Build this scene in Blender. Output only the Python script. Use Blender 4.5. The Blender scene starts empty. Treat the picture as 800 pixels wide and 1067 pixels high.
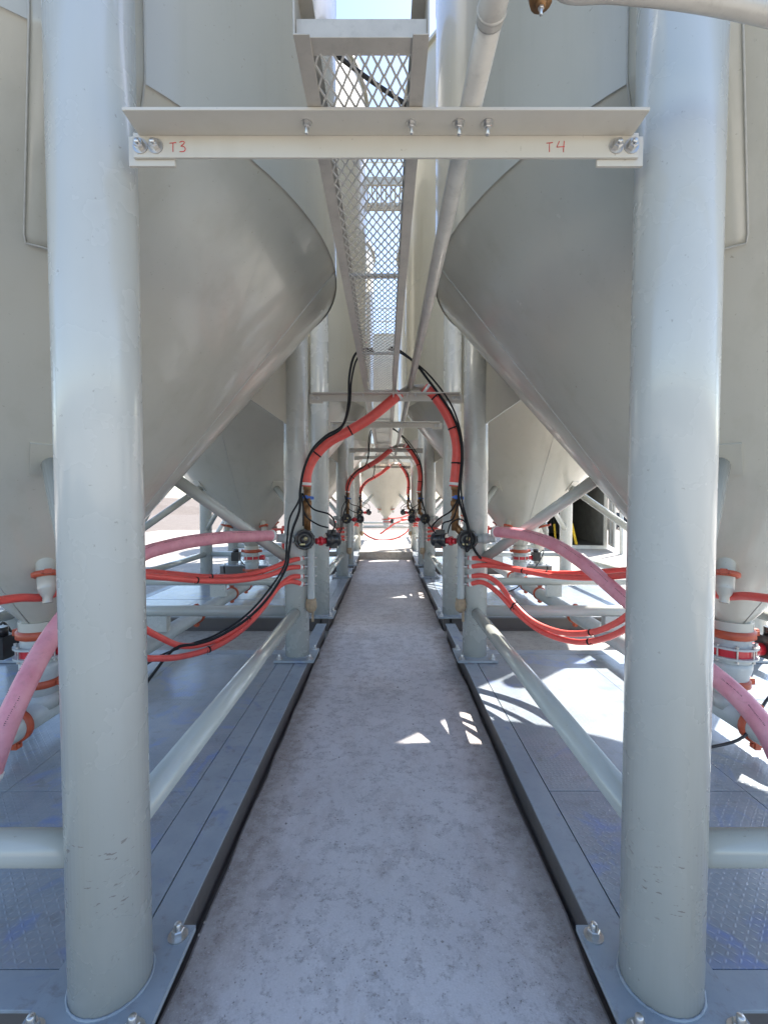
import bpy, bmesh, math, random
from mathutils import Vector, Matrix
R = math.radians
random.seed(7)
sc = bpy.context.scene
col = sc.collection

# ------------------------------------------------------------------ camera
D = 0.20                     # height of the skid decks above the concrete
CAMZ = D + 1.60
PITCH = R(2.107)
F = 483.7                    # focal length in photo pixels (photo 800 x 1067)
PX, PY = 402.0, 538.0
cam = bpy.data.cameras.new("camera"); camo = bpy.data.objects.new("camera", cam); col.objects.link(camo)
cam.sensor_fit = 'VERTICAL'; cam.sensor_height = 24.0; cam.lens = 24.0 * F / 1067.0
cam.shift_y = (PY - 533.5) / 1067.0; cam.shift_x = -(PX - 400.0) / 1067.0
cam.clip_start = 0.02; cam.clip_end = 3000
camo.location = (0, 0, CAMZ); camo.rotation_euler = (R(90) - PITCH, 0, 0)
sc.camera = camo

# ------------------------------------------------------------------ light
SUN_EL, SUN_AZ = R(51), R(42.5)          # azimuth from +X towards +Y
sd = Vector((math.cos(SUN_EL) * math.cos(SUN_AZ), math.cos(SUN_EL) * math.sin(SUN_AZ), math.sin(SUN_EL)))
w = bpy.data.worlds.new("World"); sc.world = w; w.use_nodes = True
wn = w.node_tree; bg = wn.nodes["Background"]
sky = wn.nodes.new("ShaderNodeTexSky"); sky.sky_type = 'NISHITA'; sky.sun_disc = False
sky.sun_elevation = SUN_EL; sky.sun_rotation = math.pi / 2 - SUN_AZ
sky.altitude = 900; sky.air_density = 1.0; sky.dust_density = 1.2; sky.ozone_density = .6
wn.links.new(sky.outputs[0], bg.inputs[0]); bg.inputs[1].default_value = 0.13
sl = bpy.data.lights.new("sun", 'SUN'); slo = bpy.data.objects.new("sun", sl); col.objects.link(slo)
sl.energy = 4.8; sl.angle = R(0.53); sl.color = (1.0, 0.95, 0.88)
slo.rotation_euler = sd.to_track_quat('Z', 'Y').to_euler(); slo.location = (8, 0, 12)
sc.view_settings.view_transform = 'Standard'; sc.view_settings.look = 'None'
sc.view_settings.exposure = 1.75; sc.view_settings.gamma = 1.0
sc.cycles.use_denoising = True
sc.cycles.blur_glossy = .15; sc.cycles.max_bounces = 10; sc.cycles.diffuse_bounces = 6; sc.cycles.glossy_bounces = 4
sc.cycles.sample_clamp_indirect = 8.0

def at(px, py, y):
    """world point seen at photo pixel (px, py), at forward distance y"""
    cx, cy = (px - PX) / F, (py - PY) / F
    c, s = math.cos(PITCH), math.sin(PITCH)
    dy = c - cy * s
    dz = -s - cy * c
    return Vector((cx * y / dy, y, CAMZ + dz * y / dy))

# ------------------------------------------------------------------ materials
class NT:
    def __init__(s, nt): s.nt = nt
    def n(s, typ, **kw):
        nd = s.nt.nodes.new(typ)
        for k, v in kw.items(): setattr(nd, k, v)
        return nd
    def link(s, a, b): s.nt.links.new(a, b)
    def put(s, sock, v):
        if hasattr(v, 'node'): s.link(v, sock)
        elif isinstance(v, (tuple, list)) and len(v) == 3 and sock.type == 'RGBA': sock.default_value = (*v, 1)
        else: sock.default_value = v
    def m(s, op, a, b=None, c=None, clamp=False):
        nd = s.n('ShaderNodeMath', operation=op); nd.use_clamp = clamp
        s.put(nd.inputs[0], a)
        if b is not None: s.put(nd.inputs[1], b)
        if c is not None: s.put(nd.inputs[2], c)
        return nd.outputs[0]
    def noise(s, vec, scale, detail=4, rough=.55, dist=0):
        nd = s.n('ShaderNodeTexNoise'); s.put(nd.inputs['Vector'], vec)
        nd.inputs['Scale'].default_value = scale; nd.inputs['Detail'].default_value = detail
        nd.inputs['Roughness'].default_value = rough; nd.inputs['Distortion'].default_value = dist
        return nd.outputs['Fac']
    def vor(s, vec, scale, feature='F1'):
        nd = s.n('ShaderNodeTexVoronoi', feature=feature); s.put(nd.inputs['Vector'], vec)
        nd.inputs['Scale'].default_value = scale
        return nd
    def ramp(s, v, lo, hi):
        nd = s.n('ShaderNodeMapRange'); nd.clamp = True
        s.put(nd.inputs[0], v); nd.inputs[1].default_value = lo; nd.inputs[2].default_value = hi
        return nd.outputs[0]
    def mix(s, f, a, b):
        nd = s.n('ShaderNodeMix', data_type='RGBA'); s.put(nd.inputs[0], f); s.put(nd.inputs[6], a); s.put(nd.inputs[7], b)
        return nd.outputs[2]
    def scale(s, vec, v):
        nd = s.n('ShaderNodeMapping'); s.put(nd.inputs[0], vec); nd.inputs['Scale'].default_value = v
        return nd.outputs[0]
    def bump(s, h, strength, dist, prev=None):
        nd = s.n('ShaderNodeBump'); s.put(nd.inputs['Height'], h)
        nd.inputs['Strength'].default_value = strength; nd.inputs['Distance'].default_value = dist
        if prev is not None: s.link(prev, nd.inputs['Normal'])
        return nd.outputs[0]

def new_mat(name):
    m = bpy.data.materials.new(name); m.use_nodes = True
    t = NT(m.node_tree); b = m.node_tree.nodes['Principled BSDF']
    geo = t.n('ShaderNodeNewGeometry').outputs['Position']
    obj = t.n('ShaderNodeTexCoord').outputs['Object']
    return m, t, b, geo, obj

def simple(name, c, rough=.5, metal=0., var=.12, vscale=9, coat=0., bump=.0, spec=.5, c2=None, dirt=0.):
    m, t, b, geo, obj = new_mat(name)
    n = t.noise(geo, vscale, 5)
    f = t.ramp(n, .3, .7)
    a = tuple(x * (1 - var) for x in c); d = c2 or tuple(min(1, x * (1 + var)) for x in c)
    cc = t.mix(f, a, d)
    if dirt:
        n2 = t.noise(geo, vscale * 3.3, 6, .7)
        cc = t.mix(t.m('MULTIPLY', t.ramp(n2, .52, .75), dirt), cc, (.10, .075, .05))
    t.put(b.inputs['Base Color'], cc)
    t.put(b.inputs['Roughness'], t.m('ADD', rough - .06, t.m('MULTIPLY', n, .12)))
    b.inputs['Metallic'].default_value = metal; b.inputs['Coat Weight'].default_value = coat
    b.inputs['Coat Roughness'].default_value = .12
    b.inputs['Specular IOR Level'].default_value = spec
    if bump:
        t.link(t.bump(t.noise(geo, vscale * 12, 3), bump, .002), b.inputs['Normal'])
    return m

def paint(name, c, rough=.3, coat=.25, scuff=None, streak=.10, wav=.006):
    m, t, b, geo, obj = new_mat(name)
    big = t.noise(geo, 1.3, 3)
    st = t.noise(t.scale(geo, (7, 7, .55)), 1.0, 5, .6)        # faint vertical run-off streaks
    cc = t.mix(t.ramp(big, .3, .7), tuple(x * .95 for x in c), tuple(x * 1.04 for x in c))
    cc = t.mix(t.m('MULTIPLY', t.ramp(st, .52, .78), streak * 2), cc, (c[0] * .74, c[1] * .72, c[2] * .66))
    speck = t.noise(geo, 55, 3, .6)
    cc = t.mix(t.m('MULTIPLY', t.ramp(speck, .69, .74), .35), cc, (.12, .09, .06))
    if scuff:                                                 # scraped marks round the foot of the leg
        z0, z1 = scuff
        sep = t.n('ShaderNodeSeparateXYZ'); t.link(geo, sep.inputs[0])
        wob = t.noise(geo, 6, 2)
        zz = t.m('ADD', sep.outputs[2], t.m('MULTIPLY', wob, .10))
        band = t.m('MULTIPLY', t.ramp(zz, z0 - .015, z0 + .02), t.m('SUBTRACT', 1., t.ramp(zz, z1 - .02, z1 + .02)))
        chips = t.ramp(t.noise(t.scale(geo, (34, 34, 95)), 1.0, 2, .5), .66, .70)
        cc = t.mix(t.m('MULTIPLY', t.m('MULTIPLY', band, chips), .6), cc, (.17, .125, .11))
    t.put(b.inputs['Base Color'], cc)
    t.put(b.inputs['Roughness'], t.m('ADD', rough - .05, t.m('MULTIPLY', t.noise(geo, 5, 4), .1)))
    b.inputs['Coat Weight'].default_value = coat; b.inputs['Coat Roughness'].default_value = .06
    b1 = t.bump(t.noise(geo, 2.2, 2), .35, wav)
    b2 = t.bump(t.noise(geo, 320, 1), .08, .0006, b1)
    t.link(b2, b.inputs['Normal'])
    return m

M = {}
GREY = (.475, .455, .385)
M['paint'] = paint('painted_steel', GREY, rough=.25, coat=.3, streak=.17, wav=.011)
M['leg'] = paint('painted_leg_steel', (.49, .495, .455), rough=.27, coat=.3, scuff=(D + .36, D + .62), wav=.003)
M['tie'] = paint('painted_pipe', (.44, .45, .41), rough=.22, coat=.35, wav=.003)
M['alu'] = paint('galvanised_angle', (.54, .51, .44), rough=.42, coat=.05, streak=.14, wav=.002)
M['steel'] = simple('pipe_steel', (.50, .47, .41), .38, .1, .12, 8, dirt=.25)
M['mesh'] = simple('mesh_steel', (.60, .57, .50), .42, .2, .1, 12)
M['tray'] = simple('tray_steel', (.47, .435, .37), .42, .2, .1, 12, dirt=.2)
M['bolt'] = simple('zinc_bolt', (.55, .54, .52), .32, .9, .1, 40)
M['weld'] = simple('weld_bead', (.42, .41, .37), .42, 0, .1, 40)
M['seam'] = simple('seam_groove', (.16, .16, .15), .6, 0, .1, 20)
M['red'] = simple('red_hose_rubber', (.74, .095, .075), .42, 0, .10, 11, dirt=.18, bump=.1)
M['pink'] = simple('faded_pink_hose', (.70, .25, .30), .5, 0, .10, 10, dirt=.22, bump=.1, c2=(.74, .33, .37))
M['black'] = simple('black_rubber', (.010, .010, .011), .55, 0, .2, 20, spec=.3)
M['plastic'] = simple('black_housing', (.022, .022, .024), .3, 0, .2, 20, coat=.2)
M['orange'] = simple('orange_coupling', (.43, .075, .03), .45, 0, .15, 20, dirt=.35)
M['vred'] = simple('red_valve_body', (.55, .018, .03), .3, 0, .1, 20, coat=.4)
M['brass'] = simple('brown_bronze', (.24, .125, .05), .42, .5, .3, 25, dirt=.5)
M['tan'] = simple('tan_cap', (.33, .24, .15), .6, 0, .2, 25, dirt=.3)
M['blue'] = simple('blue_handle', (.03, .12, .45), .4, 0, .1, 20)
M['pvc'] = simple('grey_pipe_plastic', (.42, .44, .425), .36, 0, .06, 14, dirt=.12)
M['yellow'] = simple('yellow_paint', (.75, .48, .02), .45, 0, .1, 20)
M['white'] = simple('white_band', (.75, .74, .70), .4, 0, .05, 20)
M['ink'] = simple('red_marker', (.55, .03, .03), .6, 0, .2, 60)
M['gauge'] = simple('gauge_face', (.38, .33, .18), .3, .3, .3, 60)
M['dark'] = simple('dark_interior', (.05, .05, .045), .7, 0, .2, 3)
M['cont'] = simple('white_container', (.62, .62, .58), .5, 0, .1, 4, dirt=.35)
M['cwall'] = simple('shaded_container_wall', (.10, .105, .10), .6, 0, .2, 4, dirt=.3)  # interior shade put into the wall colour, so the open end looks dark
M['rubble'] = simple('rubble', (.07, .07, .075), .9, 0, .4, 6)
M['stone'] = simple('stone', (.30, .27, .25), .9, 0, .3, 30)

def deck_mat():
    m, t, b, geo, obj = new_mat('tread_plate')
    sep = t.n('ShaderNodeSeparateXYZ'); t.link(geo, sep.inputs[0])
    p = .027
    u = t.m('DIVIDE', sep.outputs[0], p); v = t.m('DIVIDE', sep.outputs[1], p)
    par = t.m('FLOORED_MODULO', t.m('ADD', t.m('FLOOR', u), t.m('FLOOR', v)), 2.)
    a = t.m('SUBTRACT', t.m('FRACT', u), .5); c = t.m('SUBTRACT', t.m('FRACT', v), .5)
    a2 = t.m('MULTIPLY', t.m('SUBTRACT', a, c), .7071); c2 = t.m('MULTIPLY', t.m('ADD', a, c), .7071)
    la = t.m('ADD', t.m('MULTIPLY', a2, par), t.m('MULTIPLY', c2, t.m('SUBTRACT', 1., par)))
    lb = t.m('ADD', t.m('MULTIPLY', c2, par), t.m('MULTIPLY', a2, t.m('SUBTRACT', 1., par)))
    q = t.m('ADD', t.m('POWER', t.m('ABSOLUTE', t.m('DIVIDE', la, .48)), 2.), t.m('POWER', t.m('ABSOLUTE', t.m('DIVIDE', lb, .17)), 2.))
    lug = t.m('SUBTRACT', 1., q, clamp=True)
    n = t.noise(geo, 2.6, 6, .65); n2 = t.noise(geo, 9, 5, .7, .5)
    cc = t.mix(t.ramp(n, .3, .7), (.20, .235, .27), (.29, .32, .345))
    cc = t.mix(t.m('MULTIPLY', t.ramp(n2, .55, .72), .5), cc, (.15, .145, .14))
    bl = t.noise(geo, 3.4, 3, .6, .8)
    cc = t.mix(t.m('MULTIPLY', t.ramp(bl, .55, .70), .65), cc, (.16, .23, .46))       # blue overspray
    cc = t.mix(t.m('MULTIPLY', t.m('MULTIPLY', lug, t.ramp(n2, .35, .5)), .35), cc, (.33, .345, .35))
    t.put(b.inputs['Base Color'], cc)
    t.put(b.inputs['Roughness'], t.m('ADD', .09, t.m('MULTIPLY', n2, .24)))
    t.link(t.bump(lug, .5, .002), b.inputs['Normal'])
    return m
M['deck'] = deck_mat()
M['beam'] = None
def beam_mat(nm_, mud_shade):
    m, t, b, geo, obj = new_mat(nm_)
    n = t.noise(geo, 3.0, 6, .65); n2 = t.noise(geo, 13, 5, .7, .4); bl = t.noise(geo, 4.2, 3, .6, .8)
    cc = t.mix(t.ramp(n, .3, .7), (.22, .255, .29), (.31, .34, .365))
    cc = t.mix(t.m('MULTIPLY', t.ramp(n2, .56, .72), .55), cc, (.15, .13, .12))
    cc = t.mix(t.m('MULTIPLY', t.ramp(bl, .60, .72), .6), cc, (.14, .19, .33))
    sep = t.n('ShaderNodeSeparateXYZ'); t.link(geo, sep.inputs[0])
    low = t.m('SUBTRACT', 1., t.ramp(sep.outputs[2], D - .035, D - .012))       # mud with rust and painted-in shade on the web below the top flange
    if mud_shade: cc = t.mix(t.m('MULTIPLY', low, .85), cc, (.085, .062, .048))
    t.put(b.inputs['Base Color'], cc); t.put(b.inputs['Roughness'], t.m('ADD', .26, t.m('MULTIPLY', n2, .28)))
    t.link(t.bump(n2, .2, .003), b.inputs['Normal'])
    return m
M['beam'] = beam_mat('skid_beam', True)
M['plate'] = beam_mat('base_plate_steel', False)

def concrete(name, c1, c2, pits=1.0, warm=(.30, .26, .24)):
    m, t, b, geo, obj = new_mat(name)
    n = t.noise(geo, 1.1, 8, .72); n2 = t.noise(geo, 11, 8, .74); n3 = t.noise(geo, 120, 4, .7); n5 = t.noise(geo, 34, 6, .75)
    cc = t.mix(t.ramp(n, .32, .68), c1, c2)
    n4 = t.noise(t.scale(geo, (1.0, .5, 1)), 2.3, 8, .75)
    cc = t.mix(t.m('MULTIPLY', t.ramp(n4, .50, .62), .55), cc, warm)
    cc = t.mix(t.m('MULTIPLY', t.ramp(n2, .51, .57), .42), cc, tuple(x * .70 for x in c1))
    cc = t.mix(t.m('MULTIPLY', t.m('MULTIPLY', t.ramp(n5, .54, .62), t.ramp(n2, .42, .54)), .6), cc, tuple(x * .55 for x in warm))
    if 'walkway' in name:                                     # dirt gathered along the edges
        sp_ = t.n('ShaderNodeSeparateXYZ'); t.link(geo, sp_.inputs[0])
        ed = t.m('ADD', t.m('ABSOLUTE', sp_.outputs[0]), t.m('MULTIPLY', t.m('SUBTRACT', n2, .5), .5))
        cc = t.mix(t.m('MULTIPLY', t.ramp(ed, .52, .74), .65), cc, (.27, .22, .19))
    v = t.vor(geo, 60).outputs['Distance']
    pit = t.m('MULTIPLY', t.m('SUBTRACT', 1., t.ramp(v, .10, .22)), t.ramp(n2, .47, .56))
    cc = t.mix(t.m('MULTIPLY', pit, .75 * pits), cc, tuple(x * .35 for x in warm))
    v2 = t.vor(geo, 33).outputs['Distance']
    cc = t.mix(t.m('MULTIPLY', t.m('SUBTRACT', 1., t.ramp(v2, .05, .09)), .6), cc, (.70, .69, .68))
    cc = t.mix(t.m('MULTIPLY', t.ramp(n3, .60, .68), .4), cc, tuple(min(.8, x * 1.35) for x in c2))
    cc = t.mix(t.m('MULTIPLY', t.ramp(n3, .42, .34), .35), cc, tuple(x * .6 for x in c1))
    t.put(b.inputs['Base Color'], cc); t.put(b.inputs['Roughness'], t.m('ADD', .62, t.m('MULTIPLY', n2, .3)))
    h = t.m('ADD', t.m('MULTIPLY', n5, .7), t.m('SUBTRACT', t.m('MULTIPLY', n3, .45), t.m('MULTIPLY', pit, .6)))
    t.link(t.bump(h, .7, .006), b.inputs['Normal'])
    return m
M['walk'] = concrete('walkway_concrete', (.49, .46, .455), (.60, .57, .56), 1.0, (.40, .35, .33))
M['pad'] = concrete('pad_concrete', (.34, .31, .27), (.42, .39, .345), .8, (.32, .275, .235))
M['dirt'] = concrete('dirt', (.125, .10, .08), (.175, .145, .12), .8, (.11, .08, .062))

# ------------------------------------------------------------------ mesh helpers
class MB:
    def __init__(s): s.v = []; s.f = []; s.sm = []
    def add(s, vs, fs, smooth=False):
        o = len(s.v); s.v += [Vector(q) for q in vs]
        for f in fs: s.f.append([o + i for i in f]); s.sm.append(smooth)
        return s
    def box(s, c, size, rot=None):
        c = Vector(c); x, y, z = [k / 2 for k in size]
        vs = [Vector((a, b, d)) for a in (-x, x) for b in (-y, y) for d in (-z, z)]
        if rot is not None: vs = [rot @ q for q in vs]
        return s.add([c + q for q in vs], [(0, 1, 3, 2), (4, 6, 7, 5), (0, 4, 5, 1), (2, 3, 7, 6), (0, 2, 6, 4), (1, 5, 7, 3)])
    def tube(s, pts, r, n=12, caps=True, smooth=True):
        pts = [Vector(p) for p in pts]; N = len(pts)
        rs = r if isinstance(r, (list, tuple)) else [r] * N
        T = [(pts[min(i + 1, N - 1)] - pts[max(i - 1, 0)]).normalized() for i in range(N)]
        up = Vector((0, 0, 1)) if abs(T[0].z) < .9 else Vector((1, 0, 0))
        nr = (up - T[0] * up.dot(T[0])).normalized()
        vs = []
        for i in range(N):
            nr = (nr - T[i] * nr.dot(T[i])).normalized(); bi = T[i].cross(nr)
            for k in range(n):
                a = 2 * math.pi * k / n
                vs.append(pts[i] + (nr * math.cos(a) + bi * math.sin(a)) * rs[i])
        fs = [(i * n + k, i * n + (k + 1) % n, (i + 1) * n + (k + 1) % n, (i + 1) * n + k) for i in range(N - 1) for k in range(n)]
        s.add(vs, fs, smooth)
        if caps:
            o = len(s.v) - N * n
            s.f.append([o + k for k in range(n)][::-1]); s.sm.append(False)
            s.f.append([o + (N - 1) * n + k for k in range(n)]); s.sm.append(False)
        return s
    def lathe(s, prof, o=(0, 0, 0), axis=(0, 0, 1), n=24, a0=0., a1=2 * math.pi, smooth=True):
        """prof: (radius, height) pairs along the axis; sharp corners by repeating a point"""
        o = Vector(o); ax = Vector(axis).normalized()
        up = Vector((1, 0, 0)) if abs(ax.z) > .9 else Vector((0, 0, 1))
        e1 = (up - ax * up.dot(ax)).normalized(); e2 = ax.cross(e1)
        full = abs(a1 - a0 - 2 * math.pi) < 1e-6; cnt = n if full else n + 1
        vs = []
        for r, h in prof:
            for k in range(cnt):
                a = a0 + (a1 - a0) * k / n
                vs.append(o + ax * h + (e1 * math.cos(a) + e2 * math.sin(a)) * r)
        fs = []
        for i in range(len(prof) - 1):
            if (Vector(prof[i]) - Vector(prof[i + 1])).length < 1e-7: continue
            for k in range(n):
                k2 = (k + 1) % cnt
                fs.append((i * cnt + k, i * cnt + k2, (i + 1) * cnt + k2, (i + 1) * cnt + k))
        return s.add(vs, fs, smooth)
    def prism(s, poly, o, e1, e2, th):
        """polygon in the plane (e1, e2) at o, given thickness th centred on it"""
        o, e1, e2 = Vector(o), Vector(e1).normalized(), Vector(e2).normalized(); nn = e1.cross(e2)
        n = len(poly); vs = []
        for sg in (-.5, .5):
            vs += [o + e1 * a + e2 * b + nn * th * sg for a, b in poly]
        fs = [tuple(range(n))[::-1], tuple(range(n, 2 * n))] + [(i, (i + 1) % n, n + (i + 1) % n, n + i) for i in range(n)]
        return s.add(vs, fs)
    def mesh(s, name, mat):
        me = bpy.data.meshes.new(name)
        me.from_pydata([tuple(q) for q in s.v], [], s.f)
        me.polygons.foreach_set('use_smooth', s.sm)
        me.materials.append(M[mat] if isinstance(mat, str) else mat)
        bm = bmesh.new(); bm.from_mesh(me)
        bmesh.ops.recalc_face_normals(bm, faces=bm.faces); bm.to_mesh(me); bm.free()
        me.update()
        return me
    def build(s, name, mat, parent=None, loc=None, bevel=0, kind=None):
        o = bpy.data.objects.new(name, s.mesh(name, mat)); col.objects.link(o)
        if parent: o.parent = parent
        if loc is not None: o.location = loc
        if bevel:
            b = o.modifiers.new('bevel', 'BEVEL'); b.width = bevel; b.segments = 2; b.limit_method = 'ANGLE'; b.angle_limit = R(40)
        if kind: o['kind'] = kind
        return o

def cyl_prof(r, h0, h1, ch=.003):
    return [(0, h0), (r - ch, h0), (r - ch, h0), (r, h0 + ch), (r, h0 + ch), (r, h1 - ch), (r, h1 - ch), (r - ch, h1), (r - ch, h1), (0, h1)]

def empty(name, loc, label=None, cat=None, group=None, kind=None):
    o = bpy.data.objects.new(name, None); col.objects.link(o); o.location = loc; o.empty_display_size = .2
    tag(o, label, cat, group, kind); return o
def tag(o, label=None, cat=None, group=None, kind=None):
    if label: o['label'] = label
    if cat: o['category'] = cat
    if group: o['group'] = group
    if kind: o['kind'] = kind
    return o
def copy_tree(o, parent=None):
    c = o.copy(); col.objects.link(c)
    if parent: c.parent = parent
    for ch in list(kids.get(o, o.children)): copy_tree(ch, c)
    return c
kids = {}
def smooth_path(pts, n=10):
    """Catmull-Rom through the points"""
    pts = [Vector(p) for p in pts]; P = [pts[0] * 2 - pts[1]] + pts + [pts[-1] * 2 - pts[-2]]; out = []
    for i in range(1, len(P) - 2):
        for k in range(n):
            t = k / n; a, b, c, d = P[i - 1], P[i], P[i + 1], P[i + 2]
            out.append(.5 * ((2 * b) + (c - a) * t + (2 * a - 5 * b + 4 * c - d) * t * t + (3 * b - a - 3 * c + d) * t ** 3))
    out.append(pts[-1]); return out
def px_path(pix, y0, y1, n=8):
    """photo pixels to a smooth world path; forward distance runs from y0 to y1 along it (or is given per point)"""
    L = [0]
    for a, b in zip(pix, pix[1:]): L.append(L[-1] + math.hypot(a[0] - b[0], a[1] - b[1]))
    return smooth_path([at(p[0], p[1], p[2] if len(p) > 2 else y0 + (y1 - y0) * l / L[-1]) for p, l in zip(pix, L)], n)
def at_z(px, py, z):
    """world point on the horizontal plane z seen at photo pixel (px, py)"""
    return at(px, py, (z - CAMZ) / (at(px, py, 1.0).z - CAMZ))

# ------------------------------------------------------------------ layout
Y0, LY, PER = 1.467, 3.197, 4.88           # first pair of legs, leg spacing, silo spacing along the walkway
XL, XC, XO = .898, 2.30, 3.702             # inner legs, silo axis, outer legs
RS, HS = 1.97, D + 3.10                    # silo radius, height of the seam between shell and hopper
HO, RO = D + .80, .10                      # hopper outlet
KC = (HS - HO) / (RS - RO)
TOP = D + 8.1
def cone_r(h): return RO + (h - HO) / KC
YC = [Y0 + LY / 2 + PER * k for k in range(3)]
YLEG = [Y0, Y0 + LY, Y0 + PER, Y0 + PER + LY, Y0 + 2 * PER, Y0 + 2 * PER + LY]
FZ = D + 2.655                              # underside of the cross-beam flanges

# ------------------------------------------------------------------ setting
def sheet(name, x0, x1, y0, y1, z, mat, hole=None):
    mb = MB(); mb.add([(x0, y0, z), (x1, y0, z), (x1, y1, z), (x0, y1, z)], [(0, 1, 2, 3)])
    return tag(mb.build(name, mat), kind='structure')
sheet('ground', -900, 900, -300, 1500, -.02, 'dirt')
mb = MB(); mb.box((0, 9, -.145), (26, 36, .29)); tag(mb.build('concrete_pad', 'pad'), kind='structure')
wk = empty('walkway', (0, 0, 0), kind='structure')
def slab_mesh(y0, y1):
    """a cast slab with slightly ragged long edges"""
    n = 26; h = .060; hw = .757; vs = []; fs = []
    for i in range(n + 1):
        y = y0 + (y1 - y0) * i / n
        e1 = hw + random.uniform(-.012, .008); e2 = hw + random.uniform(-.012, .008)
        for x, z in ((-e1, .002), (-e1, h - .006), (-e1 + .01, h), (e2 - .01, h), (e2, h - .006), (e2, .002)): vs.append((x, y, z))
    for i in range(n):
        for k in range(5): fs.append((i * 6 + k, (i + 1) * 6 + k, (i + 1) * 6 + k + 1, i * 6 + k + 1))
    fs += [tuple(range(6)), tuple(range(n * 6, n * 6 + 6))]
    return MB().add(vs, fs)
ys = [-1.2, 5.0, 8.1, 11.0, 13.35]
for a, b in zip(ys, ys[1:]): slab_mesh(a + .002, b - .002).build('slab', 'walk', wk)
st = MB(); st.box((0, 15.3, .14), (1.56, 3.9, .28)); tag(st.build('raised_slab', 'pad', bevel=.01), kind='structure')
# far dirt: low mounds
def mound(name, cx, cy, rx, ry, h, seed):
    random.seed(seed); mb = MB(); n = 36; k = 9; vs = []; fs = []
    ph = [random.uniform(0, 6.28) for _ in range(4)]
    for i in range(k + 1):
        t = i / k
        for j in range(n):
            a = 2 * math.pi * j / n
            rr = 1 + .16 * math.sin(2 * a + ph[0]) + .1 * math.sin(5 * a + ph[1]) + random.uniform(-.03, .03)
            q = t * rr
            hh = h * (1 - t) ** 1.1 * (1 + .2 * math.sin(3 * a + ph[2]) * t) + (random.uniform(-.03, .03) * h if 0 < i < k else 0)
            vs.append((cx + rx * q * math.cos(a), cy + ry * q * math.sin(a), max(hh, 0) if i < k else -.1))
    for i in range(k):
        for j in range(n): fs.append((i * n + j, i * n + (j + 1) % n, (i + 1) * n + (j + 1) % n, (i + 1) * n + j))
    mb.add(vs, fs, True); return tag(mb.build(name, 'dirt'), kind='structure')
mound('dirt_mound', -38, 64, 30, 14, 1.5, 3)
mound('dirt_mound', 46, 78, 26, 14, 3.6, 5)
mound('dirt_mound', -90, 120, 60, 20, 4.0, 8)

# ------------------------------------------------------------------ silos
def hopper_meshes():
    hp = MB()
    hp.lathe([(RS, HS), (RO, HO), (RO, HO), (.120, HO), (.120, HO), (.120, D + .725), (.120, D + .725), (.09, D + .725)], n=96)
    sh = MB()
    sh.lathe([(RS + .001, HS - .012), (RS + .001, TOP), (RS + .001, TOP), (RS + .05, TOP), (RS + .05, TOP), (RS + .05, TOP + .05), (RS + .05, TOP + .05), (.3, TOP + .42), (0, TOP + .42)], n=96)
    wd = MB()
    for hh in (HS + 1.83, HS + 3.66):
        ring = [(RS * math.cos(a * math.pi / 48), RS * math.sin(a * math.pi / 48), hh) for a in range(97)]
        wd.tube(ring, .004, 6, caps=False)
    for k in range(4):                                        # seams down the hopper, one towards each side
        a = math.pi / 2 * k + .02
        c, s = math.cos(a), math.sin(a)
        wd.tube([(r * c, r * s, HO + (r - RO) * KC) for r in [RO + (RS - RO) * q / 10 for q in range(11)]], .0042, 6)
    for k in range(2):
        a = math.pi * k + .9
        wd.tube([(RS * math.cos(a), RS * math.sin(a), HS + 1.83 * q / 4) for q in range(5)], .0042, 6)
    return hp, sh, wd
def saddle(az):
    mb = MB(); W = .19; th = .011; hs = [D + 2.585, D + 2.61, D + 2.8, HS - .01, HS + .02, HS + .5, HS + 1.15]
    toward = 1 if abs(math.sin(az + .1)) > abs(math.sin(az)) else -1      # the side that faces along the row is narrower
    us = [-1, -.66, -.33, 0, .33, .66, 1]; n = len(us); outer = []; inner = []
    nc = Vector((KC, -1)).normalized()                        # outward normal of the cone in (r, h)
    for h in hs:
        r = cone_r(h) if h < HS else RS
        nv = nc if h < HS - .02 else (Vector((1, 0)) if h > HS + .03 else Vector((.96, -.27)))
        for u in us:
            uu = u * (.72 if u * toward > 0 else 1) * (.96 if h == hs[0] else 1)
            a = az + uu * W / r
            ro, ho = r + nv.x * th, h + nv.y * th
            outer.append((ro * math.cos(a), ro * math.sin(a), ho)); inner.append(((r - .004) * math.cos(a), (r - .004) * math.sin(a), h))
    m = len(hs); N = m * n
    fs = [(i * n + k, i * n + k + 1, (i + 1) * n + k + 1, (i + 1) * n + k) for i in range(m - 1) for k in range(n - 1)]
    ed = [k for k in range(n)] + [i * n + n - 1 for i in range(1, m)] + [(m - 1) * n + k for k in range(n - 2, -1, -1)] + [i * n for i in range(m - 2, 0, -1)]
    mb.add(outer + inner, fs, True)
    o = 0
    mb.f += [[ed[i], ed[(i + 1) % len(ed)], N + ed[(i + 1) % len(ed)], N + ed[i]] for i in range(len(ed))]; mb.sm += [False] * len(ed)
    # weld bead round the rim of the pad
    rim = [mb.v[i] for i in ed]; rim.append(rim[0])
    return mb, rim
LEGXY = [(-1.402, -LY / 2), (1.402, -LY / 2), (-1.402, LY / 2), (1.402, LY / 2)]
RLEG = math.hypot(1.402, LY / 2)
LR = .121
leg_me = MB().tube([(0, 0, D + .02), (0, 0, D + 4.3)], LR, 48)
leg_me = leg_me.mesh('leg', 'leg')
rnd = random.Random(4)
bead = [((LR + .002) * math.cos(a), (LR + .002) * math.sin(a), D + .0265) for a in [2 * math.pi * k / 72 for k in range(73)]]
br_ = [.0055 + rnd.uniform(-.0018, .0022) for _ in range(72)]; br_.append(br_[0])
bead_me = MB().tube(bead, br_, 6, caps=False).mesh('weld_bead', 'plate')
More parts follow.
